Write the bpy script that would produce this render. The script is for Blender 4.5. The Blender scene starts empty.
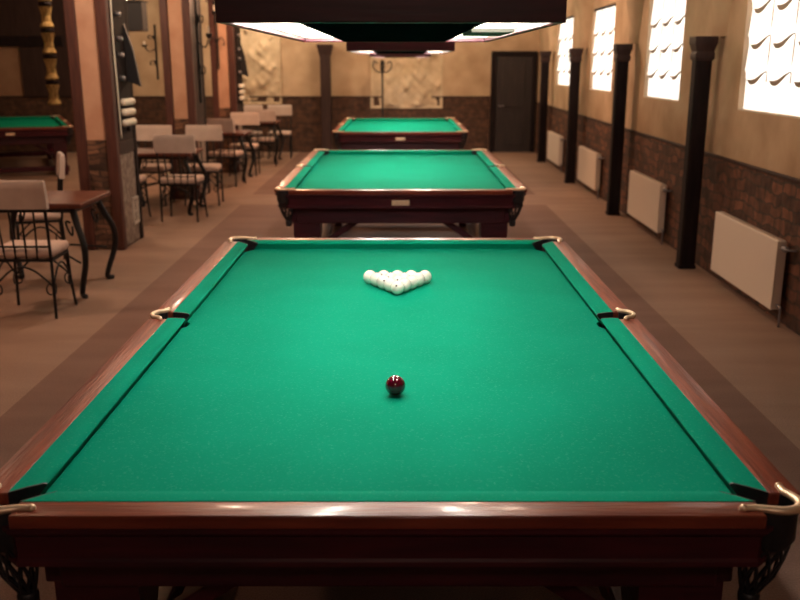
import bpy, bmesh, math, random
from mathutils import Vector, Matrix
random.seed(7)
PI = math.pi
SC = bpy.context.scene
COL = SC.collection

# ------------------------------------------------------------------ materials
def nt(name):
    m = bpy.data.materials.new(name); m.use_nodes = True
    t = m.node_tree; b = t.nodes['Principled BSDF']
    return m, t, b
def N(t, kind, **kw):
    n = t.nodes.new(kind)
    for k, v in kw.items():
        if k in n.inputs: n.inputs[k].default_value = v
        else: setattr(n, k, v)
    return n
def c4(c): return (c[0], c[1], c[2], 1)
def mat(name, col, rough=.5, metal=0, col2=None, scale=8, stretch=(1,1,1), detail=4, bump=0, bscale=None,
        coat=0, sheen=0, lo=.35, hi=.65, spec=None):
    m, t, b = nt(name)
    b.inputs['Roughness'].default_value = rough
    b.inputs['Metallic'].default_value = metal
    if coat:
        b.inputs['Coat Weight'].default_value = coat; b.inputs['Coat Roughness'].default_value = .12
    if sheen: b.inputs['Sheen Weight'].default_value = sheen
    if spec is not None: b.inputs['Specular IOR Level'].default_value = spec
    b.inputs['Base Color'].default_value = c4(col)
    if col2 or bump:
        tc = N(t, 'ShaderNodeTexCoord'); mp = N(t, 'ShaderNodeMapping'); mp.inputs['Scale'].default_value = stretch
        t.links.new(tc.outputs['Object'], mp.inputs['Vector'])
    if col2:
        no = N(t, 'ShaderNodeTexNoise', Scale=scale, Detail=detail); t.links.new(mp.outputs[0], no.inputs['Vector'])
        r = N(t, 'ShaderNodeValToRGB'); r.color_ramp.elements[0].position = lo; r.color_ramp.elements[1].position = hi
        r.color_ramp.elements[0].color = c4(col); r.color_ramp.elements[1].color = c4(col2)
        t.links.new(no.outputs['Fac'], r.inputs['Fac']); t.links.new(r.outputs[0], b.inputs['Base Color'])
    if bump:
        n2 = N(t, 'ShaderNodeTexNoise', Scale=bscale or scale*3, Detail=5); t.links.new(mp.outputs[0], n2.inputs['Vector'])
        bp = N(t, 'ShaderNodeBump', Strength=bump, Distance=.01); t.links.new(n2.outputs['Fac'], bp.inputs['Height'])
        t.links.new(bp.outputs[0], b.inputs['Normal'])
    return m
def emit(name, col, s):
    m, t, b = nt(name)
    b.inputs['Base Color'].default_value = c4(col)
    b.inputs['Emission Color'].default_value = c4(col); b.inputs['Emission Strength'].default_value = s
    return m
def brick(name, c1, c2, mortar, scale, swap=False, bump=.6, w=.5, h=.25, rot=None):
    m, t, b = nt(name)
    tc = N(t, 'ShaderNodeTexCoord'); sep = N(t, 'ShaderNodeSeparateXYZ'); cmb = N(t, 'ShaderNodeCombineXYZ')
    t.links.new(tc.outputs['Object'], sep.inputs[0])
    add = N(t, 'ShaderNodeMath', operation='ADD'); t.links.new(sep.outputs['X'], add.inputs[0]); t.links.new(sep.outputs['Y'], add.inputs[1])
    t.links.new(add.outputs[0], cmb.inputs['X']); t.links.new(sep.outputs['Z'], cmb.inputs['Y'])
    dn = N(t, 'ShaderNodeTexNoise', Scale=4.0, Detail=3); t.links.new(tc.outputs['Object'], dn.inputs['Vector'])
    mx = N(t, 'ShaderNodeVectorMath', operation='MULTIPLY_ADD'); mx.inputs[1].default_value = (.15,.15,.15)
    t.links.new(dn.outputs['Color'], mx.inputs[0]); t.links.new(cmb.outputs[0], mx.inputs[2])
    br = N(t, 'ShaderNodeTexBrick', Scale=scale); br.inputs['Color1'].default_value = c4(c1); br.inputs['Color2'].default_value = c4(c2)
    br.inputs['Mortar'].default_value = c4(mortar); br.inputs['Mortar Size'].default_value = .025
    br.inputs['Brick Width'].default_value = w; br.inputs['Row Height'].default_value = h
    t.links.new(mx.outputs[0], br.inputs['Vector'])
    no = N(t, 'ShaderNodeTexNoise', Scale=9, Detail=6); t.links.new(tc.outputs['Object'], no.inputs['Vector'])
    mm = N(t, 'ShaderNodeMix', data_type='RGBA', blend_type='MULTIPLY'); mm.inputs['Factor'].default_value = 1
    r = N(t, 'ShaderNodeValToRGB'); r.color_ramp.elements[0].position = .3; r.color_ramp.elements[1].position = .7
    r.color_ramp.elements[0].color = (.4,.38,.36,1); r.color_ramp.elements[1].color = (1.3,1.2,1.1,1)
    t.links.new(no.outputs['Fac'], r.inputs['Fac'])
    t.links.new(br.outputs['Color'], mm.inputs['A']); t.links.new(r.outputs[0], mm.inputs['B'])
    t.links.new(mm.outputs['Result'], b.inputs['Base Color'])
    b.inputs['Roughness'].default_value = .85
    sm = N(t, 'ShaderNodeMath', operation='SUBTRACT'); t.links.new(no.outputs['Fac'], sm.inputs[0]); t.links.new(br.outputs['Fac'], sm.inputs[1])
    bp = N(t, 'ShaderNodeBump', Strength=bump, Distance=.02); t.links.new(sm.outputs[0], bp.inputs['Height']); t.links.new(bp.outputs[0], b.inputs['Normal'])
    return m

M = {}
M['plaster'] = mat('plaster', (.36,.24,.145), .9, col2=(.60,.44,.295), scale=1.5, detail=8, bump=.5, bscale=5, lo=.3, hi=.68)
M['plaster_bay'] = mat('bay plaster', (.50,.33,.17), .9, col2=(.62,.43,.25), scale=2, detail=6, bump=.3, bscale=6)
M['dim_bay_plaster'] = mat('dimmed bay plaster', (.27,.15,.09), .9, col2=(.34,.20,.125), scale=3, detail=5, bump=.3, bscale=8)  # plaster coloured darker to stand in for the bay's weak light
M['plaster_pillar'] = mat('pillar plaster', (.52,.29,.19), .85, col2=(.62,.38,.26), scale=3, detail=5, bump=.3, bscale=8)
M['ceiling'] = mat('ceiling plaster', (.36,.24,.14), .9, col2=(.42,.29,.17), scale=2)
M['brickwall'] = brick('rough brick', (.060,.026,.017), (.20,.085,.048), (.05,.03,.022), 2.6, w=.62, h=.24)
M['farbrick'] = brick('far brick', (.075,.036,.022), (.10,.05,.03), (.05,.032,.024), 3.0, w=.7, h=.3)
M['stone'] = brick('stone facing', (.06,.032,.022), (.25,.135,.085), (.05,.03,.024), 4.0, w=.8, h=.24)
M['greystone'] = mat('grey stone', (.16,.12,.10), .9, col2=(.34,.28,.24), scale=16, detail=6, bump=.8, bscale=24)
M['timber'] = mat('dark timber', (.007,.004,.005), .75, spec=.2, col2=(.015,.008,.009), scale=5, stretch=(6,6,.6), bump=.25)
M['timber_red'] = mat('reddish timber', (.055,.015,.011), .55, col2=(.095,.028,.018), scale=5, stretch=(6,6,.6), bump=.25)
M['timber_side'] = mat('brown timber boards', (.028,.014,.013), .65, spec=.3, col2=(.045,.023,.02), scale=4, stretch=(6,6,.6), bump=.2)
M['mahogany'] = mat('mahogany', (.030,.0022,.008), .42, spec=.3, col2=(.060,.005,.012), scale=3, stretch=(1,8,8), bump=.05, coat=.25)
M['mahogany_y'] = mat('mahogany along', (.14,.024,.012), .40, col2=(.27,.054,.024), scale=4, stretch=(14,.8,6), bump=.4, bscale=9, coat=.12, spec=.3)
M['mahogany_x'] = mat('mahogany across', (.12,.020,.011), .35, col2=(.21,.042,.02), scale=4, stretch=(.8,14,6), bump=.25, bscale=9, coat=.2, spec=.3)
M['brass'] = mat('brass', (.80,.58,.38), .38, metal=.6, col2=(.88,.68,.48), scale=20)
M['leather'] = mat('black leather', (.008,.008,.011), .5, bump=.2, scale=30)
M['iron'] = mat('wrought iron', (.010,.011,.014), .45, metal=.3, bump=.15, scale=30)
M['fabric'] = mat('white cloth', (.55,.45,.40), .9, col2=(.62,.52,.47), scale=6, bump=.15, bscale=20, sheen=.2)
M['cushion_cloth'] = mat('seat cloth', (.58,.44,.38), .95, col2=(.68,.54,.48), scale=8, bump=.2, bscale=20)
M['tabletop'] = mat('table wood', (.085,.022,.013), .5, spec=.3, col2=(.13,.036,.02), scale=4, stretch=(1,8,4))
M['radiator'] = mat('radiator enamel', (.80,.71,.62), .4, bump=.02, scale=3)
M['grille'] = mat('white plastic', (.62,.56,.5), .5, bump=.02)
M['black'] = mat('black lacquer', (.008,.008,.012), .55, bump=.05)
M['baffle'] = mat('grey baffle', (.12,.13,.11), .7, bump=.05)
M['matt_black'] = mat('matt black board', (.006,.006,.007), .95, spec=0, bump=.05)
M['knob'] = mat('grey metal', (.3,.3,.33), .35, metal=.7)
M['cream'] = mat('cream rolls', (.88,.82,.70), .6, bump=.05)
M['reliefm'] = mat('carved plaster', (.50,.38,.25), .9, col2=(.62,.49,.34), scale=5, bump=.5, bscale=14)
M['ballw'] = mat('ivory ball', (.93,.87,.79), .15, coat=.5, bump=0, col2=(.94,.89,.82), scale=3)
M['balld'] = mat('dark red ball', (.105,.0015,.014), .08, coat=1)
M['ink'] = mat('black ink', (.02,.01,.01), .5)
M['door'] = mat('dark door', (.016,.012,.014), .7, col2=(.03,.02,.021), scale=3, stretch=(6,6,.7), bump=.15)
M['garland'] = mat('yellow straw', (.20,.13,.045), .95, spec=.1, col2=(.42,.29,.12), scale=14, stretch=(3,3,.6), bump=.6, bscale=30)
M['white_inner'] = mat('white lacquer', (.82,.74,.64), .5, bump=.02)
M['bulb'] = emit('lit bulb', (1,.92,.82), 225)
M['small_bulb'] = emit('small lit bulb', (1,.85,.65), 12)
M['fold_shade_cord'] = mat('tan fold shade and cord', (.40,.31,.23), .9, bump=.1, scale=20)  # tan for the shade painted under blind folds, also for the cords
M['blind'] = emit('glowing blind cloth', (1,.97,.92), .85)  # cloth made to glow, standing in for daylight through it
M['winframe'] = mat('pale window paint', (.75,.66,.52), .6, bump=.02)
m, t, b = nt('window glass'); b.inputs['Transmission Weight'].default_value = 1; b.inputs['Roughness'].default_value = .02
b.inputs['Base Color'].default_value = (.95,.97,1,1); M['glass'] = m

# billiard cloth: worsted green with chalky specks
def cloth_mat():
    m, t, b = nt('green worsted cloth')
    tc = N(t, 'ShaderNodeTexCoord')
    n1 = N(t, 'ShaderNodeTexNoise', Scale=2.2, Detail=5); n2 = N(t, 'ShaderNodeTexNoise', Scale=120, Detail=3)
    t.links.new(tc.outputs['Object'], n1.inputs['Vector']); t.links.new(tc.outputs['Object'], n2.inputs['Vector'])
    r1 = N(t, 'ShaderNodeValToRGB'); e = r1.color_ramp.elements
    e[0].position = .3; e[1].position = .7; e[0].color = (.0006,.245,.148,1); e[1].color = (.001,.28,.172,1)
    t.links.new(n1.outputs['Fac'], r1.inputs['Fac'])
    r2 = N(t, 'ShaderNodeValToRGB'); e = r2.color_ramp.elements
    e[0].position = .58; e[1].position = .80; e[0].color = (0,0,0,1); e[1].color = (.55,.55,.55,1)
    t.links.new(n2.outputs['Fac'], r2.inputs['Fac'])
    mx = N(t, 'ShaderNodeMix', data_type='RGBA'); mx.inputs['B'].default_value = (.09,.40,.27,1)
    t.links.new(r2.outputs[0], mx.inputs['Factor']); t.links.new(r1.outputs[0], mx.inputs['A'])
    t.links.new(mx.outputs['Result'], b.inputs['Base Color'])
    b.inputs['Roughness'].default_value = .95; b.inputs['Specular IOR Level'].default_value = .04
    bp = N(t, 'ShaderNodeBump', Strength=.15, Distance=.002); t.links.new(n2.outputs['Fac'], bp.inputs['Height']); t.links.new(bp.outputs[0], b.inputs['Normal'])
    return m
M['cloth'] = cloth_mat()

# floor: tan flooring with two long darker fields laid under the tables
def floor_mat():
    m, t, b = nt('floor covering')
    tc = N(t, 'ShaderNodeTexCoord'); sep = N(t, 'ShaderNodeSeparateXYZ'); t.links.new(tc.outputs['Object'], sep.inputs[0])
    def mth(op, a, bb=None):
        n = N(t, 'ShaderNodeMath', operation=op)
        for i, v in enumerate((a, bb)):
            if v is None: continue
            if isinstance(v, (int, float)): n.inputs[i].default_value = v
            else: t.links.new(v, n.inputs[i])
        return n.outputs[0]
    x, y = sep.outputs['X'], sep.outputs['Y']
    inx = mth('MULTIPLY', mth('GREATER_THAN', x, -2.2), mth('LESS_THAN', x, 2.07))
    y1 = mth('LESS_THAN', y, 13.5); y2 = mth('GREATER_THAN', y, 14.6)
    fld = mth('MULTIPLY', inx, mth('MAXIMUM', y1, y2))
    no = N(t, 'ShaderNodeTexNoise', Scale=1.4, Detail=6); mp = N(t, 'ShaderNodeMapping'); mp.inputs['Scale'].default_value = (.5,2.2,1)
    t.links.new(tc.outputs['Object'], mp.inputs[0]); t.links.new(mp.outputs[0], no.inputs['Vector'])
    fine = N(t, 'ShaderNodeTexNoise', Scale=140, Detail=3); t.links.new(tc.outputs['Object'], fine.inputs['Vector'])
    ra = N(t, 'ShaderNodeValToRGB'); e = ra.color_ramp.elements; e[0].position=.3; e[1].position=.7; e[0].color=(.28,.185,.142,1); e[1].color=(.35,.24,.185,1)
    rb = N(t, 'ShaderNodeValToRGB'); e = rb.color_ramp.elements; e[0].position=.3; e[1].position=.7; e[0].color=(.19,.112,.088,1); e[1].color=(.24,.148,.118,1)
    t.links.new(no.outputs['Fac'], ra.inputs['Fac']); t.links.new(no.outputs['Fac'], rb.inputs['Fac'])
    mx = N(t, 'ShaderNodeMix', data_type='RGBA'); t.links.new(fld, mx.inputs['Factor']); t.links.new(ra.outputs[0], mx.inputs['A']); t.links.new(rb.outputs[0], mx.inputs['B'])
    mul = N(t, 'ShaderNodeMix', data_type='RGBA', blend_type='MULTIPLY'); mul.inputs['Factor'].default_value = 1
    rf = N(t, 'ShaderNodeValToRGB'); e = rf.color_ramp.elements; e[0].position=.35; e[1].position=.65; e[0].color=(.8,.8,.8,1); e[1].color=(1.12,1.12,1.12,1)
    t.links.new(fine.outputs['Fac'], rf.inputs['Fac']); t.links.new(mx.outputs['Result'], mul.inputs['A']); t.links.new(rf.outputs[0], mul.inputs['B'])
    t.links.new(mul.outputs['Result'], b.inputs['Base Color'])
    b.inputs['Roughness'].default_value = .8; b.inputs['Specular IOR Level'].default_value = .15
    return m
M['floor'] = floor_mat()

# ------------------------------------------------------------------ mesh helpers
class MB:
    def __init__(s): s.bm = bmesh.new()
    def box(s, c, d, rot=None, bev=0, seg=2):
        mt = Matrix.Translation(c)
        if rot is not None: mt = mt @ rot
        r = bmesh.ops.create_cube(s.bm, size=1, matrix=mt @ Matrix.Diagonal((d[0],d[1],d[2],1)))
        if bev:
            es = list({e for v in r['verts'] for e in v.link_edges})
            bmesh.ops.bevel(s.bm, geom=es, offset=bev, segments=seg, profile=.5, affect='EDGES', clamp_overlap=True)
        return s
    def bar(s, a, b, w, h, bev=0):
        a, b = Vector(a), Vector(b); d = b-a
        q = d.to_track_quat('Y', 'Z').to_matrix().to_4x4()
        return s.box((a+b)/2, (w, d.length, h), q, bev)
    def rings(s, rings, close_ends=True, closed=True):
        vr = [[s.bm.verts.new(p) for p in r] for r in rings]
        n = len(vr[0])
        for i in range(len(vr)-1):
            for j in range(n if closed else n-1):
                k = (j+1) % n
                s.bm.faces.new((vr[i][j], vr[i][k], vr[i+1][k], vr[i+1][j]))
        if close_ends:
            s.bm.faces.new(list(reversed(vr[0]))); s.bm.faces.new(vr[-1])
        return s
    def tube(s, pts, r, seg=8, smooth=0, flat=1.0, loop=False):
        P = [Vector(p) for p in pts]
        if smooth: P = catmull(P, smooth)
        n = len(P); R = r if callable(r) else (lambda u: r)
        T = [((P[min(i+1,n-1)]-P[max(i-1,0)]).normalized()) for i in range(n)]
        up = Vector((0,0,1)) if abs(T[0].z) < .9 else Vector((1,0,0))
        x = T[0].cross(up).normalized(); rs = []
        for i in range(n):
            x = (x - T[i]*x.dot(T[i])).normalized(); y = T[i].cross(x)
            rr = R(i/(n-1))
            rs.append([P[i]+x*rr*math.cos(2*PI*k/seg)+y*rr*flat*math.sin(2*PI*k/seg) for k in range(seg)])
        return s.rings(rs)
    def lathe(s, prof, c=(0,0,0), seg=20, rot=None):
        rs = []
        for (r, z) in prof:
            ring = []
            for k in range(seg):
                p = Vector((max(r,1e-4)*math.cos(2*PI*k/seg), max(r,1e-4)*math.sin(2*PI*k/seg), z))
                if rot is not None: p = rot @ p
                ring.append(p+Vector(c))
            rs.append(ring)
        return s.rings(rs)
    def prism(s, poly, z0, z1):
        return s.rings([[Vector((x,y,z0)) for x,y in poly], [Vector((x,y,z1)) for x,y in poly]])
    def sphere(s, c, r, u=24, v=14):
        bmesh.ops.create_uvsphere(s.bm, u_segments=u, v_segments=v, radius=r, matrix=Matrix.Translation(c)); return s
    def grid(s, f, nu, nv):
        vs = [[s.bm.verts.new(f(i/nu, j/nv)) for j in range(nv+1)] for i in range(nu+1)]
        for i in range(nu):
            for j in range(nv): s.bm.faces.new((vs[i][j], vs[i+1][j], vs[i+1][j+1], vs[i][j+1]))
        return s
    def build(s, name, m, parent=None, smooth=False, recalc=True, auto=None):
        if recalc: bmesh.ops.recalc_face_normals(s.bm, faces=s.bm.faces)
        me = bpy.data.meshes.new(name); s.bm.to_mesh(me); s.bm.free()
        if smooth or auto:
            for p in me.polygons: p.use_smooth = True
        if auto:
            me.set_sharp_from_angle(angle=math.radians(auto))
        me.materials.append(m)
        o = bpy.data.objects.new(name, me); COL.objects.link(o)
        if parent: o.parent = parent
        return o
def catmull(P, k):
    out = []
    n = len(P)
    for i in range(n-1):
        p0, p1, p2, p3 = P[max(i-1,0)], P[i], P[i+1], P[min(i+2,n-1)]
        for j in range(k):
            u = j/k
            out.append(.5*((2*p1)+(p2-p0)*u+(2*p0-5*p1+4*p2-p3)*u*u+(3*p1-p0-3*p2+p3)*u**3))
    out.append(P[-1]); return out
def tag(o, label=None, cat=None, group=None, kind=None):
    if label: o['label'] = label
    if cat: o['category'] = cat
    if group: o['group'] = group
    if kind: o['kind'] = kind
    return o
def empty(name, loc=(0,0,0), rz=0):
    o = bpy.data.objects.new(name, None); o.empty_display_size = .1
    COL.objects.link(o); o.location = loc; o.rotation_euler = (0,0,rz); return o
def dup(o, parent=None):
    c = o.copy(); COL.objects.link(c)
    if parent is not None: c.parent = parent
    for ch in list(o.children): dup(ch, c)
    return c
def place(o, loc, rz, label):
    o.location = loc; o.rotation_euler = (0,0,rz); o['label'] = label; return o

# ------------------------------------------------------------------ camera
cam = bpy.data.cameras.new('camera'); co = bpy.data.objects.new('camera', cam); COL.objects.link(co)
co.location = (.03, 0, 1.891); co.rotation_euler = (math.radians(90-16.18), 0, 0)
cam.sensor_width = 36; cam.lens = 965.2/800*36; cam.shift_y = .055; cam.clip_end = 100
cam.dof.use_dof = True; cam.dof.focus_distance = 3.5; cam.dof.aperture_fstop = 3.2
SC.camera = co

# ------------------------------------------------------------------ room shell
YN, YF, XL, HC = -4.5, 21.95, -10.6, 3.55
RW0, RWA = 2.881, -math.atan(.008)          # the window wall runs very slightly outwards
def wx(y): return RW0 + .008*y
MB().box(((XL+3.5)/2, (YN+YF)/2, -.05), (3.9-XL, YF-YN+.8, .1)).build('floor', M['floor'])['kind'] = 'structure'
MB().box(((XL+3.5)/2, (YN+YF)/2, HC+.05), (3.9-XL, YF-YN+.8, .1)).build('ceiling', M['ceiling'])['kind'] = 'structure'
MB().box(((XL+3.3)/2, YF+.1, HC/2), (3.7-XL, .2, HC)).build('wall_back', M['plaster'])['kind'] = 'structure'
MB().box((XL-.1, (YN+YF)/2, HC/2), (.2, YF-YN, HC)).build('wall_left', M['plaster_bay'])['kind'] = 'structure'
MB().box(((XL+3.3)/2, YN-.1, HC/2), (3.7-XL, .2, HC)).build('wall_front', M['plaster'])['kind'] = 'structure'
WINS = [(7.80,1.56), (11.27,1.56), (14.85,1.64), (18.40,1.70)]     # along the wall: centre, width
ZS, ZH = 1.51, 2.70
b = MB(); T = .32
b.box((T/2, (YN+YF)/2, ZS/2), (T, YF-YN+.1, ZS)); b.box((T/2, (YN+YF)/2, (ZH+HC)/2), (T, YF-YN+.1, HC-ZH))
edges = [YN-.05] + [e for c, w in WINS for e in (c-w/2, c+w/2)] + [YF+.05]
for i in range(0, len(edges), 2):
    b.box((T/2, (edges[i]+edges[i+1])/2, (ZS+ZH)/2), (T, edges[i+1]-edges[i], ZH-ZS))
wr = b.build('wall_right', M['plaster']); wr['kind'] = 'structure'
wr.location = (RW0,0,0); wr.rotation_euler = (0,0,RWA)
# brick dado with a ledge
o = MB().box((-.006, (YN+YF)/2, .53), (.012, YF-YN-.05, 1.06)).build('trim_1', M['brickwall']); o['kind'] = 'structure'; o.location = (RW0,0,0); o.rotation_euler = (0,0,RWA)
o = MB().box((-.012, (YN+YF)/2, 1.075), (.024, YF-YN-.05, .03), bev=.008).build('trim_2', M['timber_side']); o['kind'] = 'structure'; o.location = (RW0,0,0); o.rotation_euler = (0,0,RWA)
DX0, DX1, DH = 2.02, 3.02, 2.16
o = MB().box(((XL+DX0)/2, YF-.02, .59), (DX0-XL-.02, .04, 1.18)).build('trim_3', M['farbrick']); o['kind'] = 'structure'
o = MB().box(((XL+DX0)/2, YF-.03, 1.195), (DX0-XL-.02, .06, .03), bev=.008).build('trim_4', M['timber_side']); o['kind'] = 'structure'
o = MB().box((XL+.02, (YN+YF)/2, .59), (.04, YF-YN-.1, 1.18)).build('trim_5', M['farbrick']); o['kind'] = 'structure'

# door in the far wall
d = empty('door_1', ((DX0+DX1)/2, YF, 0)); d['kind'] = 'structure'
w2 = (DX1-DX0)/2
b = MB(); b.box((-w2+.05, -.05, DH/2), (.1, .1, DH), bev=.01); b.box((w2-.05, -.05, DH/2), (.1, .1, DH), bev=.01); b.box((0, -.05, DH-.05), (2*w2-.2, .1, .1), bev=.01)
b.build('door_frame', M['timber'], d)
b = MB(); b.box((0, -.025, (DH-.1)/2), (2*w2-.2, .04, DH-.1))
for zc, h in ((.5,.7), (1.45,.95)): b.box((0, -.05, zc), (2*w2-.5, .02, h), bev=.008)
b.build('door_leaf', M['door'], d)
b = MB(); b.tube([(-w2+.19,-.045,1.0),(-w2+.19,-.1,1.0),(-w2+.3,-.1,1.0)], .012, smooth=4); b.build('door_handle', M['knob'], d)

# timber framing on the far bay's wall, with boards added to darken it
for i, (x0, x1, z0, z1) in enumerate(((XL+.01,-7.05,2.30,HC), (XL+.01,-9.22,1.2,2.30), (-8.22,-7.05,1.2,2.30))):
    o = MB().box(((x0+x1)/2, YF-.05, (z0+z1)/2), (x1-x0,.1,z1-z0-.002), bev=.01).build('trim_%d' % (6+i), M['timber_side']); o['kind'] = 'structure'
o = MB().box((-8.72, YF-.02, 1.755), (.99,.04,1.08)).build('trim_20', M['dim_bay_plaster']); o['kind'] = 'structure'
o = MB().box((-8.9, YF-.08, 2.36), (3.3,.12,.22), bev=.015).build('trim_21', M['timber']); o['kind'] = 'structure'

# windows and their scalloped blinds
def make_blind(w):
    t = empty('scalloped_blind')
    H = ZH-ZS; NR, NC = 4, 3
    bl, hm = MB(), MB()
    rows = [(ZH, ZH-.30), (ZH-.30, ZH-.58), (ZH-.58, ZH-.86), (ZH-.86, ZS+.012)]
    cw = w/NC
    for ri, (zt, zb) in enumerate(rows):
        last = ri == len(rows)-1
        for ci in range(NC):
            y0 = -w/2+ci*cw
            def f(u, v, y0=y0, zt=zt, zb=zb, last=last):
                a = math.sin(PI*u)
                sag = 0 if last else .075*a**1.2
                z = zt + (zb-sag-zt)*v
                out = .012 + (.015*a*v if last else (.016+.045*a)*v**1.6) + .006*math.sin(4*PI*u)*v
                return Vector((-out, y0+u*cw, z))
            bl.grid(f, 14, 8)
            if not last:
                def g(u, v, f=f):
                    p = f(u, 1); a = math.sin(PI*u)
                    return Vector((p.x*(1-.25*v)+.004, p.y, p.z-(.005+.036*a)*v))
                hm.grid(g, 14, 3)  # crescent standing in for the shaded, doubled cloth below each fold
    for ci in range(1, NC):
        hm.tube([(-.022,-w/2+ci*cw,ZH),(-.022,-w/2+ci*cw,ZS+.24)], .005, 6)
    bl.build('blind_cloth', M['blind'], t, smooth=True, recalc=False)
    hm.build('fold_shade_and_cords', M['fold_shade_cord'], t, smooth=True, recalc=False)
    MB().tube([(-.03,-w/2+.005,ZH-.02),(-.03,w/2-.005,ZH-.02)], .016).build('blind_rail', M['timber'], t)
    return t
wlab = ['bright white scalloped blind in the window nearest the camera',
        'bright white scalloped blind in second window, between first and second wall posts',
        'bright white scalloped blind in third window along the plaster wall',
        'small bright scalloped blind in the window farthest away, beside the dark door']
for i, (c, w) in enumerate(WINS):
    wn = empty('window_%d' % (i+1), (wx(c), c, 0), RWA); wn['kind'] = 'structure'
    b = MB(); zc = (ZS+ZH)/2; hh = ZH-ZS
    b.box((.23, 0, ZS+.03), (.06, w, .06)); b.box((.23, 0, ZH-.03), (.06, w, .06))
    for s in (-1, 0, 1): b.box((.23, s*(w/2-.03), zc), (.06, .06, hh-.12))
    b.build('window_frame', M['winframe'], wn)
    MB().box((.23, 0, zc), (.008, w-.12, hh-.12)).build('window_pane', M['glass'], wn)
    MB().box((.10, 0, ZS-.012+.014), (.20, w-.004, .02), bev=.004).build('window_sill', M['winframe'], wn)
    bd = make_blind(w-.03); bd.location = (wx(c)+.055, c, 0); bd.rotation_euler = (0,0,RWA)
    tag(bd, wlab[i], 'blind', 'scalloped white blinds in the windows')

# outside: overcast day behind the panes
wd = bpy.data.worlds.new('world'); SC.world = wd; wd.use_nodes = True
wd.node_tree.nodes['Background'].inputs[0].default_value = (.9,.95,1,1); wd.node_tree.nodes['Background'].inputs[1].default_value = 1.5

# plaster vault springers over each post (part of the wall)
def springer(y, i):
    b = MB(); rs = []
    for k in range(9):
        u = k/8; z = 2.13+(HC-2.13)*u; hw = .11+.85*u**1.5; dp = .10+.50*u**2.0
        rs.append([Vector((.02,-hw,z)), Vector((-dp*.55,-hw*.62,z)), Vector((-dp,0,z)), Vector((-dp*.55,hw*.62,z)), Vector((.02,hw,z))])
    b.rings(rs); o = b.build('trim_%d' % i, M['plaster'], auto=60); o['kind'] = 'structure'
    o.location = (wx(y), y, 0); o.rotation_euler = (0,0,RWA)
# posts along the window wall
def make_post():
    t = empty('timber_post')
    b = MB(); b.box((0,0,.98), (.152,.152,1.96), bev=.02); b.build('shaft', M['timber'], t)
    b = MB(); b.box((0,0,.02), (.165,.165,.04), bev=.01); b.build('foot_block', M['timber'], t)
    b = MB()
    b.rings([[Vector((sx*h,sy*h,z)) for sx,sy in ((-1,-1),(1,-1),(1,1),(-1,1))] for h, z in ((.077,1.92),(.088,1.94),(.088,1.98),(.080,2.0),(.094,2.05),(.102,2.07),(.102,2.13))])
    b.box((0,.125,2.095), (.15,.08,.07), bev=.02); b.box((0,.11,2.04), (.10,.05,.05), bev=.018)
    b.build('capital', M['timber_side'], t, auto=30)
    return t
p0 = make_post()
plab = ['dark timber post on the window wall nearest the camera, between first and second radiators',
        'dark timber post between the second and third radiators on the window wall',
        'dark timber post between the third and fourth radiators on the window wall',
        'dark timber post by the far door, beyond the last radiator']
for i, y in enumerate((9.17, 12.6, 16.1, 19.65)):
    o = p0 if i == 0 else dup(p0)
    place(o, (wx(y)-.17, y, 0), RWA, plab[i]); tag(o, cat='post', group='dark timber posts along the window wall', kind='thing')
    springer(y, 9+i)

# radiators
def make_radiator():
    t = empty('radiator'); L, H0, H1 = 1.5, .11, .635
    b = MB(); b.box((-.095,0,(H0+H1)/2), (.018,L,H1-H0), bev=.006)
    b.build('front_panel', M['radiator'], t)
    b = MB(); b.box((-.035,0,(H0+H1)/2), (.016,L-.02,H1-H0-.02), bev=.004); b.build('rear_panel', M['radiator'], t)
    b = MB(); b.box((-.0625,0,H1-.006), (.045,L-.01,.012))
    for k in range(60): b.box((-.0625, -L/2+.03+k*(L-.06)/59, H1+.001), (.042,.004,.004))
    b.build('top_grille', M['radiator'], t)
    for s in (-1,1):
        MB().box((-.0625, s*(L/2-.004), (H0+H1)/2), (.05,.008,H1-H0-.01)).build('side_cover', M['radiator'], t)
    b = MB(); b.tube([(-.062,-L/2+.005,H1-.05),(-.062,-L/2-.07,H1-.05)], .011)
    b.lathe([(0,-.035),(.02,-.035),(.023,-.02),(.023,.02),(.016,.035),(0,.035)], (-.062,-L/2-.05,H1-.05), 14, Matrix.Rotation(PI/2,3,'X'))
    b.tube([(-.062,-L/2-.07,H1-.05),(-.062,-L/2-.10,H1-.05),(-.03,-L/2-.12,H1-.05),(-.002,-L/2-.12,H1-.05)], .009, smooth=4)
    b.build('valve', M['knob'], t, smooth=True)
    b = MB(); b.tube([(-.062,-L/2+.005,H0+.04),(-.062,-L/2-.06,H0+.04),(-.062,-L/2-.08,H0+.02),(-.062,-L/2-.08,.0)], .009, smooth=4)
    b.build('pipe', M['knob'], t, smooth=True)
    return t
r0 = make_radiator()
rlab = ['white panel radiator nearest the camera, under the first window', 'white panel radiator under the second window, between first and second posts',
        'white panel radiator under the third window, between second and third posts', 'small-looking white radiator under the farthest window, near the dark door']
for i, y in enumerate((7.80, 11.25, 14.95, 18.5)):
    o = r0 if i == 0 else dup(r0)
    place(o, (wx(y)-.016, y, 0), RWA, rlab[i]); tag(o, cat='radiator', group='white radiators under the windows')

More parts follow.
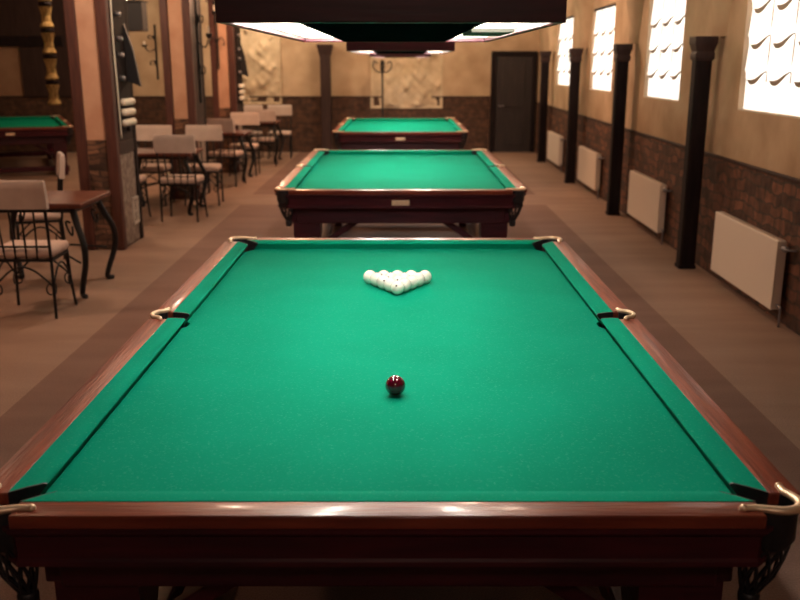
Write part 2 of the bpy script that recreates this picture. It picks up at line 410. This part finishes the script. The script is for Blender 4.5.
# ------------------------------------------------------------------ billiard table
ZC, ZN, ZR = .805, .843, .85
def make_table():
    t = empty('billiard_table')
    W, L, OW, OL, CI = .8875, 1.775, 1.043, 1.931, .073
    # slate bed cut around the pockets
    MB().prism([(.905,-1.70),(.905,-.06),(.885,-.03),(.885,.03),(.905,.06),(.905,1.70),(.83,1.795),(-.83,1.795),(-.905,1.70),(-.905,.06),(-.885,.03),(-.885,-.03),(-.905,-.06),(-.905,-1.70),(-.83,-1.795),(.83,-1.795)], ZC-.05, ZC).build('playing_bed', M['cloth'], t)
    g = .055; sp = .043
    def cushion(nose_a, nose_b, back_a, back_b):
        na, nb, ba, bb = (Vector((*p,0)) for p in (nose_a, nose_b, back_a, back_b))
        inw = ((na+nb)/2-(ba+bb)/2).normalized()
        def ring(n, bk):
            d = bk-n
            f = lambda u, z: Vector((*(n+d*u).xy, z))
            return [f(.0,ZN-.004), f(.02,ZN), f(.10,ZN+.004), f(.55,ZR), f(1.0,ZR+.001), f(1.0,ZC-.02), f(.42,ZC-.02), f(.36,ZC), f(.10,ZN-.014)]
        rs = [ring(na.lerp(nb,u), ba.lerp(bb,u)) for u in (0,.01,.25,.5,.75,.99,1)]
        jw = (Vector((*(ba-na).xy,0)).normalized())
        for (n_, k_, s_) in ((na, ba, -1), (nb, bb, 1)):
            ax = (nb-na).normalized()*s_
            j = MB(); j.rings([[p+ax*e for p in ring(n_, k_)] for e in (.0005,.007)]); j.build('jaw', M['leather'], t)
        b = MB(); b.rings(rs); return b
    for sx in (-1,1):
        for sy in (-1,1):
            cushion((sx*W, sy*sp), (sx*W, sy*(L-g)), (sx*(W+CI), sy*(sp+.012)), (sx*(W+CI), sy*(L-g+CI))).build('cushion', M['cloth'], t, auto=50)
    for sy in (-1,1):
        cushion((-(W-g), sy*L), (W-g, sy*L), (-(W-g+CI), sy*(L+CI)), (W-g+CI, sy*(L+CI))).build('cushion', M['cloth'], t, auto=50)
    # wooden rails
    def rail(x0, x1, y0, y1, m, horiz):
        b = MB(); b.box(((x0+x1)/2, (y0+y1)/2, ZR-.018), (x1-x0, y1-y0, .036), bev=.006, seg=3); return b.build('rail', m, t, auto=40)
    for sx in (-1,1):
        for sy in (-1,1):
            xs = sorted((sx*(W+CI-.002), sx*OW)); ys = sorted((sy*.062, sy*(L+.025)))
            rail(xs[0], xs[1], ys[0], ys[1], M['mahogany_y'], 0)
        xs = sorted((sx*(OW-.028), sx*(OW-.004)))
        MB().box(((xs[0]+xs[1])/2, 0, ZR-.03), (.022,.13,.04), bev=.006).build('rail_bridge', M['mahogany_y'], t)
    for sy in (-1,1):
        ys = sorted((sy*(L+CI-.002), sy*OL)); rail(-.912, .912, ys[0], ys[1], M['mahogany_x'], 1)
    # apron: eight-sided, cut across the corners for the pockets
    def octo(a, bb, c, z): return [Vector(p) for p in ((a-c,-bb,z),(a,-bb+c,z),(a,bb-c,z),(a-c,bb,z),(-a+c,bb,z),(-a,bb-c,z),(-a,-bb+c,z),(-a+c,-bb,z))]
    b = MB(); b.rings([octo(*r) for r in ((.90,1.79,.12,.75),(.99,1.88,.115,.75),(.99,1.88,.115,.812),(1.037,1.925,.118,.812),(1.037,1.925,.118,.800),(1.028,1.916,.114,.790),(1.018,1.906,.108,.782),(1.010,1.898,.100,.72),(1.016,1.904,.102,.713),(1.016,1.904,.102,.700),(.99,1.87,.10,.694),(.80,1.6,.1,.692))])
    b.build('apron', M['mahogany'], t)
    b = MB()
    for s in (-1,1):
        b.box((s*.90,0,.625), (.05,3.44,.15), bev=.008); b.box((0,s*1.72,.625), (1.75,.05,.15), bev=.008)
    b.build('lower_frame', M['mahogany'], t)
    for sx in (-1,1):
        for sy in (-1,1):
            b = MB(); x, y = sx*.79, sy*1.60
            def sq(h, z, x=x, y=y): return [Vector((x+a*h, y+c*h, z)) for a, c in ((-1,-1),(1,-1),(1,1),(-1,1))]
            b.rings([sq(h,z) for h, z in ((.10,0),(.10,.06),(.125,.07),(.125,.16),(.09,.18),(.095,.3),(.113,.46),(.113,.70))])
            leg = b.build('leg', M['mahogany'], t)
            MB().bar((sx*.34, sy*1.60, .575), (sx*.70, sy*1.60, .33), .06, .05, .008).build('brace', M['mahogany'], t)
    for sx in (-1,1):
        MB().box((sx*.79,0,.115), (.09,2.94,.09), bev=.01).build('stretcher', M['mahogany'], t)
    MB().box((0,1.60,.115), (1.32,.09,.09), bev=.01).build('stretcher', M['mahogany'], t)
    MB().box((0,-1.60,.115), (1.32,.09,.09), bev=.01).build('stretcher', M['mahogany'], t)
    b = MB(); b.box((0,-1.903,.745), (.145,.008,.045), bev=.003)
    for s in (-1,1): b.sphere((s*.06,-1.908,.745), .005, 8, 6)
    b.build('nameplate', M['brass'], t)
    # pockets
    def pocket(cx, cy, r, sx, sy, side):
        b = MB(); n = 18
        prof = [(r,ZR-.004),(r+.008,ZR-.002),(r+.009,.76),(r-.004,.735),(r-.012,.737),(r-.002,.765),(r,.80)]
        if side: a0, a1 = -PI*.5, PI*.5
        else: a0, a1 = -PI*.62, PI*.62
        base = 0 if side else PI/4
        rs = []
        for k in range(n+1):
            a = base + a0+(a1-a0)*k/n
            rs.append([Vector((cx+sx*q*math.cos(a), cy+sy*q*math.sin(a), z)) for q, z in prof])
        b.rings(rs)
        p = b.build('pocket', M['leather'], t, auto=40)
        b = MB(); nn = 10
        prof = [(r-.003,.742),(r-.004,.70),(r-.012,.65),(r-.028,.61),(r-.038,.585)]
        for k in range(nn):
            for s in (-1,1):
                pts = []
                for j, (q, z) in enumerate(prof):
                    a = 2*PI*k/nn + s*j*PI/nn
                    sh = (.742-z)/.157*.025
                    pts.append((cx-sx*sh+q*math.cos(a), cy-(0 if side else sy*sh*.6)+q*math.sin(a), z))
                b.tube(pts, .0042, 5)
        b.build('net', M['leather'], p)
        MB().lathe([(.016,.592),(.026,.59),(.028,.58),(.026,.548),(.018,.54),(.0,.54)], (cx-sx*.025,cy-(0 if side else sy*.015),0), 14).build('net_ring', M['leather'], p, smooth=True)
    for sx in (-1,1):
        for sy in (-1,1):
            pocket(sx*.953, sy*1.843, .056, sx, sy, False)
            pts = [(.866,1.892),(.90,1.891),(.935,1.902),(.972,1.905),(1.003,1.888),(1.017,1.855),(1.010,1.82),(1.0,1.795),(1.0,1.764)]
            b = MB(); b.tube([(sx*x, sy*y, ZR+.003) for x, y in pts], lambda u: .0095+.004*(math.sin(PI*u)), 10, smooth=5, flat=.8)
            b.sphere((sx*.866, sy*1.892, ZR+.003), .0105, 12, 8); b.sphere((sx*1.0, sy*1.764, ZR+.003), .0105, 12, 8)
            b.build('corner_iron', M['brass'], t, smooth=True)
        pocket(sx*.985, 0, .047, sx, 1, True)
        pts = [(.985,-.085),(.995,-.06),(1.022,-.044),(1.038,0),(1.022,.044),(.995,.06),(.985,.085)]
        b = MB(); b.tube([(sx*x, y, ZR+.003) for x, y in pts], .0105, 10, smooth=5)
        b.build('side_iron', M['brass'], t, smooth=True)
    return t
T0 = make_table()
T1Y, T2Y, T3Y = 4.036, 10.23, 17.03
for c in list(T0.children):
    if c.name.startswith('nameplate'): plate = c
TP = [((0,T1Y,0), 0, 'large green billiard table in front carrying the triangle of white balls'),
      ((.035,10.10,0), 0, 'green billiard table second in line, standing behind the one with the balls'),
      ((.035,17.3,0), 0, 'green billiard table third in line, nearest the carved wall panel'),
      ((-7.30,18.5,0), math.radians(22), 'dim green billiard table turned at an angle in the bay beyond the front pillar')]
for i, (l, r, lab) in enumerate(TP):
    o = T0 if i == 0 else dup(T0)
    if i in (1, 2): o.scale = (1.03, 1.03, 1.03)
    place(o, l, r, lab); tag(o, cat='billiard table', group='green billiard tables')
bpy.data.objects.remove(plate)

# balls
R = .0346
names = []
spots = {0:1, 4:1, 3:1, 5:1, 8:1, 12:1, 13:1}
k = 0
rowname = ['', 'second', 'third', 'fourth', 'back']
bm_ball = None
for row in range(5):
    for j in range(row+1):
        x = .017 + (j-row/2)*2*R*1.02; y = 4.612 + row*2*R*.886
        if bm_ball is None:
            b = MB(); b.sphere((0,0,0), R, 28, 18); bo = b.build('billiard_ball', M['ballw'], smooth=True); bm_ball = bo
        else:
            bo = bm_ball.copy(); COL.objects.link(bo)
        bo.location = (x, y, ZC+R+.0006)
        if row == 0: lab = 'ivory white ball at the tip of the racked triangle, closest to the dark ball'
        else:
            pos = {0:'at the left end', row:'at the right end'}.get(j)
            if pos is None:
                pos = 'in the middle' if row % 2 == 0 and j == row//2 else {(3,1):'second from left', (3,2):'second from right', (4,1):'second from left', (4,3):'second from right'}[(row,j)]
            lab = 'ivory white ball %s of the %s row of the triangle' % (pos, rowname[row])
        tag(bo, lab, 'ball', 'white balls racked in a triangle')
        if k in (0,3,4,7,11,13):
            dv = Vector((random.uniform(-.35,.35), -.8, random.uniform(.35,.8))).normalized()
            q = dv.to_track_quat('Z','Y').to_matrix()
            MB().lathe([(0,R-.0006),(.0045,R-.0008),(.0048,R-.0004),(.0044,R+.0002),(0,R+.0004)], (0,0,0), 12, q).build('number_mark', M['ink'], bo)
        k += 1
b = MB(); b.sphere((0,0,0), R, 32, 20); bo = b.build('billiard_ball', M['balld'], smooth=True); bo.location = (.014, 3.115, ZC+R+.0006)
tag(bo, 'dark red glossy ball alone on the green cloth before the white triangle', 'ball')

# ------------------------------------------------------------------ box lamps over the tables
def make_lamp():
    t = empty('billiard_lamp'); w, l, h = .485, 1.225, .30       # origin at the lower rim
    for s in (-1,1):
        MB().box((0, s*(l-.0125), h/2), (2*w, .025, h), bev=.004).build('end_panel', M['mahogany'], t)
        MB().box((s*(w-.0125), 0, h/2), (.025, 2*l-.05, h), bev=.004).build('side_panel', M['mahogany'], t)
        MB().box((s*(w-.028), 0, h/2+.006), (.005, 2*l-.06, h-.03)).build('side_lining', M['white_inner'], t)
        MB().box((s*.372, s*0+0, h-.03), (.165, 2*l-.07, .006)).build('top_lining', M['white_inner'], t)
        MB().box((0, s*(l-.028), h/2+.006), (2*w-.07, .005, h-.03)).build('end_lining', M['white_inner'], t)
    MB().box((0,0,h+.01), (2*w+.05, 2*l+.05, .025), bev=.006).build('top_board', M['mahogany'], t)
    MB().box((0,0,.016), (.53, 2*l-.065, .03), bev=.004).build('centre_board', M['matt_black'], t)
    for s in (-1,1):
        for yy in (-.95,-.32,.32,.95):
            bl = MB(); bl.lathe([(0,.075),(.018,.078),(.034,.095),(.042,.12),(.036,.146),(.02,.165),(.016,.19),(0,.19)], (s*.365,yy,0), 14); o = bl.build('bulb', M['bulb'], t, smooth=True)
            MB().lathe([(0,.188),(.019,.188),(.021,.20),(.021,h-.034),(0,h-.034)], (s*.365,yy,0), 12).build('bulb_holder', M['grille'], o)
    b = MB(); b.lathe([(0,0),(.022,0),(.024,.004),(.018,.009),(.014,.008),(.009,.014),(0,.016)], (0,-l,.085), 20, Matrix.Rotation(PI/2,3,'X')); b.build('rosette', M['mahogany'], t)
    for s in (-1,1):
        for q in (-1,1):
            MB().tube([(s*.3,q*.9,h+.02),(s*.3,q*.9,HC-2.0)], .008, 6).build('hanging_rod', M['iron'], t)
    return t
L0 = make_lamp()
for i, (x, y, lab) in enumerate(((.005,T1Y,'dark mahogany box lamp hanging over the table with the white triangle'),
        (.035,T2Y,'dark mahogany box lamp over the second billiard table, seen under the first lamp'),
        (.035,T3Y,'dark mahogany box lamp over the third billiard table, nearest the carved wall panel'))):
    o = L0 if i == 0 else dup(L0)
    place(o, (x,y,2.0), 0, lab); tag(o, cat='lamp', group='box lamps over the billiard tables')
MB().box((.35,3.80-T1Y,.004), (.15,.5,.014), bev=.003).build('baffle', M['baffle'], L0)

# ------------------------------------------------------------------ half-timbered pillars
def make_pillar():
    t = empty('half_timbered_pillar'); w, dp = .42, .8         # origin: front right corner, body to -x and +y
    MB().box((-w/2, dp/2, (1.14+HC)/2), (w-.06, dp-.06, HC-1.14)).build('plaster_body', M['plaster_pillar'], t)
    MB().box((-w/2, dp/2, .57), (w-.05, dp-.05, 1.14)).build('stone_base', M['stone'], t)
    for x, y, s in ((-.055,.055,.11), (-w+.055,.055,.11), (-.05,dp-.05,.10), (-w+.05,dp-.05,.10)):
        MB().box((x, y, HC/2), (s, s, HC), bev=.012).build('corner_timber', M['timber_red'] if y < .2 else M['timber'], t)
    MB().box((-.022, dp/2, (1.12+HC)/2), (.03, dp-.24, HC-1.12)).build('side_boarding', M['timber_side'], t)
    MB().box((-.03, dp/2, .50), (.03, dp-.24, .96), bev=.004).build('side_stonework', M['greystone'], t)
    MB().box((-.02, dp/2, 1.05), (.034, dp-.24, .13), bev=.004).build('side_rail', M['timber_side'], t)
    return t
PX = [-2.875, -2.87, -2.865]; PY = [10.07, 14.05, 17.6]
plab = ['half-timbered pillar with orange plaster panel nearest the camera, beside the wooden side table',
        'half-timbered pillar second from the camera, with iron sconce, behind the white-covered chairs',
        'half-timbered pillar third from the camera, nearest the pale figure relief']
P0 = make_pillar()
for i in range(3):
    o = P0 if i == 0 else dup(P0)
    place(o, (PX[i], PY[i], 0), 0, plab[i]); tag(o, cat='pillar', group='half-timbered pillars along the seating side', kind='thing')

# wall racks with white rolls on pillars one and three
def make_rack():
    t = empty('wall_rack')
    MB().box((.012,.4,1.98), (.024,.46,1.55), bev=.004).build('backboard', M['timber'], t)
    for z in (1.51,1.405,1.30):
        b = MB(); b.lathe([(0,-.19),(.025,-.19),(.036,-.17),(.036,.17),(.025,.19),(0,.19)], (.045,.40,z), 14, Matrix.Rotation(PI/2,3,'X')); b.build('white_roll', M['cream'], t, smooth=True)
    for z in (1.75,1.98,2.14,2.38):
        b = MB(); b.lathe([(0,0),(.03,0),(.022,.02),(.03,.035),(.02,.05),(0,.052)], (.024,.27,z), 12, Matrix.Rotation(PI/2,3,'Y')); b.build('knob', M['knob'], t, smooth=True)
    b = MB(); b.rings([[Vector((x,.52+dy,z)) for x, z in ((.024,2.3),(.10,2.05),(.16,1.66),(.024,1.72))] for dy in (0,.05)]); b.build('bracket', M['black'], t)
    b = MB(); b.lathe([(0,0),(.035,0),(.035,.02),(.02,.03),(0,.03)], (.024,.42,1.235), 14, Matrix.Rotation(PI/2,3,'Y')); b.build('round_knob', M['black'], t)
    return t
k0 = make_rack(); place(k0, (PX[0]-.006, PY[0], 0), 0, 'tall black rack with three white rolls on the side of the front pillar'); tag(k0, cat='wall rack', group='black racks on the pillar sides')
k1 = dup(k0); place(k1, (PX[2]-.006, PY[2], 0), 0, 'tall black rack with white rolls on the pillar nearest the figure relief'); tag(k1, cat='wall rack', group='black racks on the pillar sides')
b = MB(); b.tube([(.012,.14,HC-.01),(.012,.15,2.6),(.012,.13,2.1),(.012,.15,1.6),(.012,.16,1.15)], .008, 6, smooth=5); b.build('power_cord', M['cream'], smooth=True)
o = bpy.data.objects['power_cord']; o.location = (PX[0]+.0, PY[0], 0); tag(o, 'thin white cord running down the side of the front pillar', 'cord')
g = empty('vent_grille', (PX[0]-.012, PY[0]+.55, .20)); tag(g, 'small white vent grille low on the side of the front pillar', 'vent grille')
b = MB()
for y, z, sy, sz in ((0,.01,.22,.02),(0,.28,.22,.02),(-.1,.145,.02,.27),(.1,.145,.02,.27),(0,.145,.18,.02)): b.box((.008,y,z), (.016,sy,sz))
b.build('frame', M['grille'], g)
b = MB()
for kx in range(9): b.box((.006,0,.03+kx*.029), (.008,.18,.014), Matrix.Rotation(.5,4,'Y'))
b.build('slats', M['grille'], g)

# iron sconces
def make_sconce():
    t = empty('iron_sconce')
    b = MB(); b.tube([(.02,0,-.75),(.02,0,.75)], .016, 8); b.build('stem', M['iron'], t)
    for s in (-1,1):
        b = MB(); b.tube([(.02,0,-.3),(.05,s*.06,-.22),(.08,s*.12,-.27),(.075,s*.13,-.34),(.06,s*.09,-.33)], .010, 6, smooth=4)
        b.build('scroll', M['iron'], t, smooth=True)
        b = MB(); b.tube([(.02,0,.30),(.05,s*.05,.42),(.08,s*.12,.46),(.08,s*.15,.38),(.06,s*.11,.36)], .010, 6, smooth=4)
        b.build('scroll', M['iron'], t, smooth=True)
    b = MB(); b.tube([(.02,0,.1),(.12,0,.02),(.18,0,.16)], .011, 6, smooth=5); b.lathe([(.0,.15),(.03,.15),(.045,.20),(.05,.21),(.02,.21),(0,.2)], (.18,0,0), 12); b.build('arm', M['iron'], t, smooth=True)
    b = MB(); b.lathe([(0,.21),(.014,.212),(.014,.30),(0,.305)], (.18,0,0), 10); b.build('candle', M['cream'], t)
    return t
s0 = make_sconce(); place(s0, (PX[1]-.008, PY[1]+.4, 2.1), 0, 'black wrought-iron scroll sconce on the side of the second pillar'); tag(s0, cat='sconce', group='wrought-iron sconces on the pillars')
s1 = dup(s0); place(s1, (PX[2]-.28, PY[2]-.002, 2.55), -PI/2, 'black wrought-iron sconce on the front of the third pillar')
tag(s1, cat='sconce')
s2 = dup(s0); place(s2, (PX[1]-.55, PY[1]+.3, 2.05), PI, 'black iron scroll sconce on the far side of the second pillar, facing the bay'); s2.scale = (1,1,.5)

# ------------------------------------------------------------------ far wall pieces
def relief(w, h, blobs, seed):
    rnd = random.Random(seed)
    extra = [(rnd.random()*w-w/2, rnd.random()*h-h/2, rnd.uniform(.03,.10)*w, rnd.uniform(.02,.07)) for _ in range(26)]
    def f(u, v):
        x, z = (u-.5)*w, (v-.5)*h
        d = .03
        for bx, bz, r, a in blobs+extra:
            q = ((x-bx)**2+(z-bz)**2)/(r*r); d += a*math.exp(-q)*(1+.35*math.sin(26*x+9*bz)*math.cos(22*z))
        e = min(min(u,1-u)*w, min(v,1-v)*h)
        if e < .05: d = .055
        return Vector((x, -d, z))
    b = MB(); b.grid(f, 64, 56)
    # side walls back to the plaster
    b.box((0,-.012,0), (w-.002,.024,h-.002))
    return b
t = relief(1.59, 1.2, [(.25,.30,.16,.08),(.30,.08,.22,.08),(.1,-.1,.3,.06),(.35,-.25,.2,.06),(-.3,-.15,.25,.05)], 3).build('relief_panel', M['reliefm'], smooth=True)
t.location = (.175, YF-.002, 1.55); tag(t, 'large square carved plaster relief in the middle of the far wall', 'relief panel')
t = relief(.88, 1.64, [(.03,.28,.10,.10),(.03,.02,.16,.10),(.05,-.3,.14,.09),(-.22,.2,.13,.06),(-.2,-.45,.2,.05),(.2,-.1,.1,.05)], 5).build('relief_panel', M['reliefm'], smooth=True)
t.location = (-3.01, YF-.002, 1.86); tag(t, 'tall pale carved plaster relief of a standing figure beside the third pillar', 'relief panel')
# post on the far wall
fp = empty('timber_post', (-1.59, YF-.17, 0)); tag(fp, 'dark timber post against the far wall between the two carved reliefs', 'post', kind='thing')
MB().box((0,0,1.05), (.22,.2,2.1), bev=.02).build('shaft', M['timber_side'], fp)
b = MB(); b.rings([[Vector((sx*h,sy*h*.8,z)) for sx,sy in ((-1,-1),(1,-1),(1,1),(-1,1))] for h, z in ((.11,2.04),(.13,2.1),(.17,2.26),(.17,2.30))]); b.build('capital', M['timber_side'], fp)
# coat stand
cs = empty('coat_stand', (-.34, 21.1, 0)); tag(cs, 'tall black coat stand with curled hooks before the square relief', 'coat stand')
MB().tube([(0,0,.05),(0,0,1.98)], .022, 10).build('pole', M['iron'], cs, smooth=True)
for a in range(4):
    c, s = math.cos(a*PI/2+.2), math.sin(a*PI/2+.2)
    MB().tube([(c*.02,s*.02,1.72),(c*.12,s*.12,1.74),(c*.20,s*.20,1.84),(c*.17,s*.17,1.94),(c*.10,s*.10,1.90)], .013, 7, smooth=5).build('hook', M['iron'], cs, smooth=True)
    MB().tube([(c*.02,s*.02,.22),(c*.12,s*.12,.16),(c*.24,s*.24,.012)], .016, 7, smooth=5).build('foot', M['iron'], cs, smooth=True)

# ------------------------------------------------------------------ chairs and side tables
def make_chair():
    t = empty('iron_chair')          # faces +y, backrest at -y
    w = .225
    def leg(pts): MB().tube(pts, .0125, 8, smooth=4).build('leg', M['iron'], t, smooth=True)
    for s in (-1,1):
        leg([(s*w,-.22,0),(s*w,-.215,.22),(s*w,-.205,.45),(s*w,-.21,.50)])
        leg([(s*(w+.01),.225,0),(s*(w-.005),.20,.22),(s*(w-.01),.19,.45)])
    b = MB()
    for a, c in (((-w,-.205,.455),(w,-.205,.455)),((-w+.01,.19,.455),(w-.01,.19,.455)),((-w,-.205,.455),(-w+.01,.19,.455)),((w,-.205,.455),(w-.01,.19,.455))): b.bar(a, c, .022, .022)
    b.build('seat_frame', M['iron'], t)
    b = MB(); b.box((0,0,.505), (2*w+.02,.43,.075), bev=.03, seg=3)
    o = b.build('seat_cushion', M['cushion_cloth'], t, auto=60)
    b = MB()
    for s in (-1,1): b.tube([(s*w,-.21,.48),(s*(w+.002),-.225,.70),(s*(w+.004),-.262,1.03)], .0125, 8, smooth=4)
    b.tube([(-w,-.262,1.03),(0,-.275,1.045),(w,-.262,1.03)], .0125, 8, smooth=4)
    b.tube([(-w,-.212,.56),(w,-.212,.56)], .009, 6)
    b.build('back_frame', M['iron'], t, smooth=True)
    b = MB()
    for k in range(4):
        x = (-.135+.09*k); b.tube([(x*.9,-.207,.46),(x,-.228,.70),(x*1.06,-.262,1.035)], .008, 6, smooth=3)
    b.build('back_bars', M['iron'], t, smooth=True)
    # cloth slipped over the top of the backrest
    def ring(z, hw, yo, th):
        n = 12; pts = []
        for k in range(n+1): 
            u = k/n; x = (2*u-1)*hw; pts.append(Vector((x, yo-th-.008*math.cos(PI*(u-.5)) + .002*math.sin(9*u+z*30), z)))
        for k in range(n+1):
            u = 1-k/n; x = (2*u-1)*hw; pts.append(Vector((x, yo+th-.008*math.cos(PI*(u-.5)) + .002*math.sin(8*u+z*25), z)))
        return pts
    b = MB(); b.rings([ring(.852,w+.030,-.243,.025), ring(.93,w+.029,-.25,.024), ring(1.0,w+.027,-.259,.023), ring(1.052,w+.025,-.264,.022), ring(1.066,w+.018,-.266,.012)])
    b.build('back_cover', M['fabric'], t, auto=50)
    # arched stretchers with curls
    for (a, c) in (((-w,-.215),(w,-.215)), ((-w,-.21),(-w+.005,.2)), ((w,-.21),(w-.005,.2)), ((-w,.2),(w,.2))):
        ax, ay = a; cx, cy = c
        P = [(ax+(cx-ax)*u, ay+(cy-ay)*u, .25+.155*math.sin(PI*u)) for u in (0,.12,.3,.5,.7,.88,1)]
        b = MB(); b.tube(P, .008, 6, smooth=3)
        for e, s in ((0,1),(1,-1)):
            dx, dy = (cx-ax)*s, (cy-ay)*s; ln = math.hypot(dx,dy); dx/=ln; dy/=ln
            bx, by = (ax,ay) if e == 0 else (cx,cy)
            b.tube([(bx+dx*(.030-.024*math.cos(q)), by+dy*(.030-.024*math.cos(q)), .245+.034*math.sin(q)-.03*(q/6)) for q in [k*.5 for k in range(12)]], .006, 6)
        b.build('stretcher', M['iron'], t, smooth=True)
    return t
def make_side_table(wx_, wy_):
    t = empty('side_table'); h = .80
    b = MB(); b.box((0,0,h-.0225), (wx_,wy_,.045), bev=.012, seg=3); b.build('tabletop', M['tabletop'], t, auto=40)
    b = MB()
    for s in (-1,1): b.box((s*(wx_/2-.09),0,h-.065), (.03,wy_-.15,.04)); b.box((0,s*(wy_/2-.09),h-.065), (wx_-.15,.03,.04))
    b.build('apron', M['iron'], t)
    for sx in (-1,1):
        for sy in (-1,1):
            X, Y = wx_/2, wy_/2
            P = [(sx*(X-.10),sy*(Y-.10),h-.06),(sx*(X-.06),sy*(Y-.06),.62),(sx*(X+.0),sy*(Y+.0),.46),(sx*(X-.0),sy*(Y-.0),.30),(sx*(X-.05),sy*(Y-.05),.13),(sx*(X-.07),sy*(Y-.07),.03),(sx*(X-.03),sy*(Y-.03),.018)]
            lg = MB(); lg.tube(P, lambda u: .030-.008*u, 8, smooth=5); lo = lg.build('leg', M['iron'], t, smooth=True)
            b = MB(); c0 = (X-.16)
            b.tube([(sx*(X-.09-.045*(q/6)*(1-math.cos(q))-.02), sy*(Y-.09), .60-.09*math.sin(q)*(1-q/9)) for q in [k*.45 for k in range(13)]], .009, 6)
            b.build('scroll', M['iron'], lo, smooth=True)
    b = MB(); b.tube([(-wx_/2+.06,-wy_/2+.06,.30),(0,0,.38),(wx_/2-.06,wy_/2-.06,.30)], .009, 6, smooth=6); b.tube([(wx_/2-.06,-wy_/2+.06,.30),(0,0,.375),(-wx_/2+.06,wy_/2-.06,.30)], .009, 6, smooth=6)
    b.build('cross_stretcher', M['iron'], t, smooth=True)
    return t
S0 = make_side_table(.92, .86)
for i, (x, y, lab) in enumerate(((-3.03,8.28,'wooden-topped iron-legged table beside the front pillar'),
        (-3.10,12.90,'wooden-topped iron-legged table between the first and second pillars'),
        (-2.98,16.6,'wooden-topped iron-legged table between the second and third pillars'),
        (-2.84,19.75,'small wooden-topped iron-legged table beyond the third pillar, before the figure relief'))):
    o = S0 if i == 0 else dup(S0)
    place(o, (x,y,0), 0, lab); tag(o, cat='side table', group='iron-legged side tables')
C0 = make_chair()
chairs = [
 (-2.85, 7.44, 0, 'iron chair with white back cover nearest the camera, before the front side table'),
 (-3.47, 9.30, math.radians(112), 'iron chair seen side-on behind the front side table, white cover on its back'),
 (-2.70, 12.20, math.radians(-3), 'iron chair with white back cover, back turned, before the second side table'),
 (-3.42, 12.18, 0, 'iron chair mostly hidden behind the front pillar, drawn up to the second side table'),
 (-2.72, 13.62, PI+.04, 'iron chair facing the camera behind the second side table, nearest the aisle'),
 (-3.44, 13.62, PI-.03, 'iron chair facing the camera behind the second side table, next to the front pillar edge'),
 (-2.78, 15.82, math.radians(-10), 'iron chair with white back cover before the third side table'),
 (-2.72, 17.30, PI, 'iron chair behind the third side table, close to the third pillar'),
 (-2.60, 18.95, math.radians(6), 'iron chair with white back cover before the table beyond the third pillar'),
 (-3.10, 20.52, PI, 'iron chair under the figure relief, farther from the aisle'),
 (-2.48, 20.56, PI+.05, 'iron chair with bright white cover against the far wall, beside the figure relief'),
 (-8.95, 20.75, math.radians(60), 'iron chair with white cover deep in the side bay, at the edge of the photo'),
]
for i, (x, y, r, lab) in enumerate(chairs):
    o = C0 if i == 0 else dup(C0)
    place(o, (x,y,0), r, lab); tag(o, cat='chair', group='wrought-iron chairs with white back covers')

# hanging string of tied straw bundles at the bay opening, and a black box high between the pillars
hg = empty('straw_garland', (-4.28, 12.4, 0)); tag(hg, 'string of yellow straw bundles hanging beside the front pillar', 'garland')
MB().tube([(0,0,1.42),(0,0,HC-.005)], .012, 6).build('rope', M['timber'], hg)
for k in range(7):
    z = 1.40+k*.305
    b = MB(); b.lathe([(0,0),(.07,.0),(.085,.02),(.06,.07),(.055,.14),(.075,.22),(.085,.245),(.0,.25)], (0,0,z), 14)
    o = b.build('straw_bundle', M['garland'], hg)
    MB().lathe([(.0,0),(.07,.0),(.08,.025),(.07,.05),(.0,.05)], (0,0,z+.252), 14).build('tie', M['timber'], hg)
sp = empty('box_lantern', (-3.84, 14.85, 2.35)); tag(sp, 'black box hung high between the first and second pillars, with a lit bulb', 'lantern')
MB().box((0,0,.20), (.30,.30,.40), bev=.012).build('box_body', M['black'], sp)
MB().box((0,0,.41), (.34,.34,.02), bev=.005).build('lid', M['black'], sp)
b = MB(); b.lathe([(0,.42),(.018,.42),(.03,.45),(.034,.475),(.028,.50),(.012,.515),(0,.518)], (-.10,-.08,0), 14); b.build('bulb', M['small_bulb'], sp, smooth=True)
b = MB(); b.tube([(0,0,.42),(0,0,HC-2.35)], .015, 8); b.build('hanging_rod', M['iron'], sp)

# ------------------------------------------------------------------ unseen point lights without fittings: inferred lamps and added fill
def lamp(name, loc, e, col=(1,.72,.45), r=.12):
    l = bpy.data.lights.new(name, 'POINT'); l.energy = e; l.color = col; l.shadow_soft_size = r
    o = bpy.data.objects.new(name, l); COL.objects.link(o); o.location = loc; return o
lamp('unseen_light', (-4.1, 6.4, 3.2), 80, (1,.62,.43))
lamp('unseen_light', (-3.9, 12.4, 3.2), 70, (1,.68,.45))
lamp('unseen_light', (-2.0, 16.2, 3.2), 120, (1,.55,.32))
lamp('unseen_light', (-2.9, 20.8, 3.25), 60, (1,.80,.56))
lamp('unseen_light', (.6, 19.4, 3.25), 120, (1,.74,.50))
lamp('unseen_light', (-5.4, 19.4, 3.2), 50, (1,.74,.48))
lamp('unseen_light', (.2, -1.5, 3.3), 40, (1,.80,.70))  # fill added behind the camera
lamp('unseen_light', (-1.9, 8.9, 3.3), 85, (1,.74,.55))  # added to brighten the chair covers
lamp('unseen_light', (1.3, 14.0, 3.3), 80, (1,.66,.44))  # added to brighten the window wall and its aisle
lamp('unseen_light', (1.2, 7.6, 3.3), 35, (1,.72,.52))

# ------------------------------------------------------------------ colour management
SC.view_settings.view_transform = 'Standard'; SC.view_settings.look = 'None'
SC.view_settings.gamma = 1; SC.view_settings.use_curve_mapping = False
SC.view_settings.exposure = .4
SC.cycles.use_denoising = True
SC.cycles.max_bounces = 8; SC.cycles.diffuse_bounces = 5
SC.cycles.sample_clamp_indirect = 4
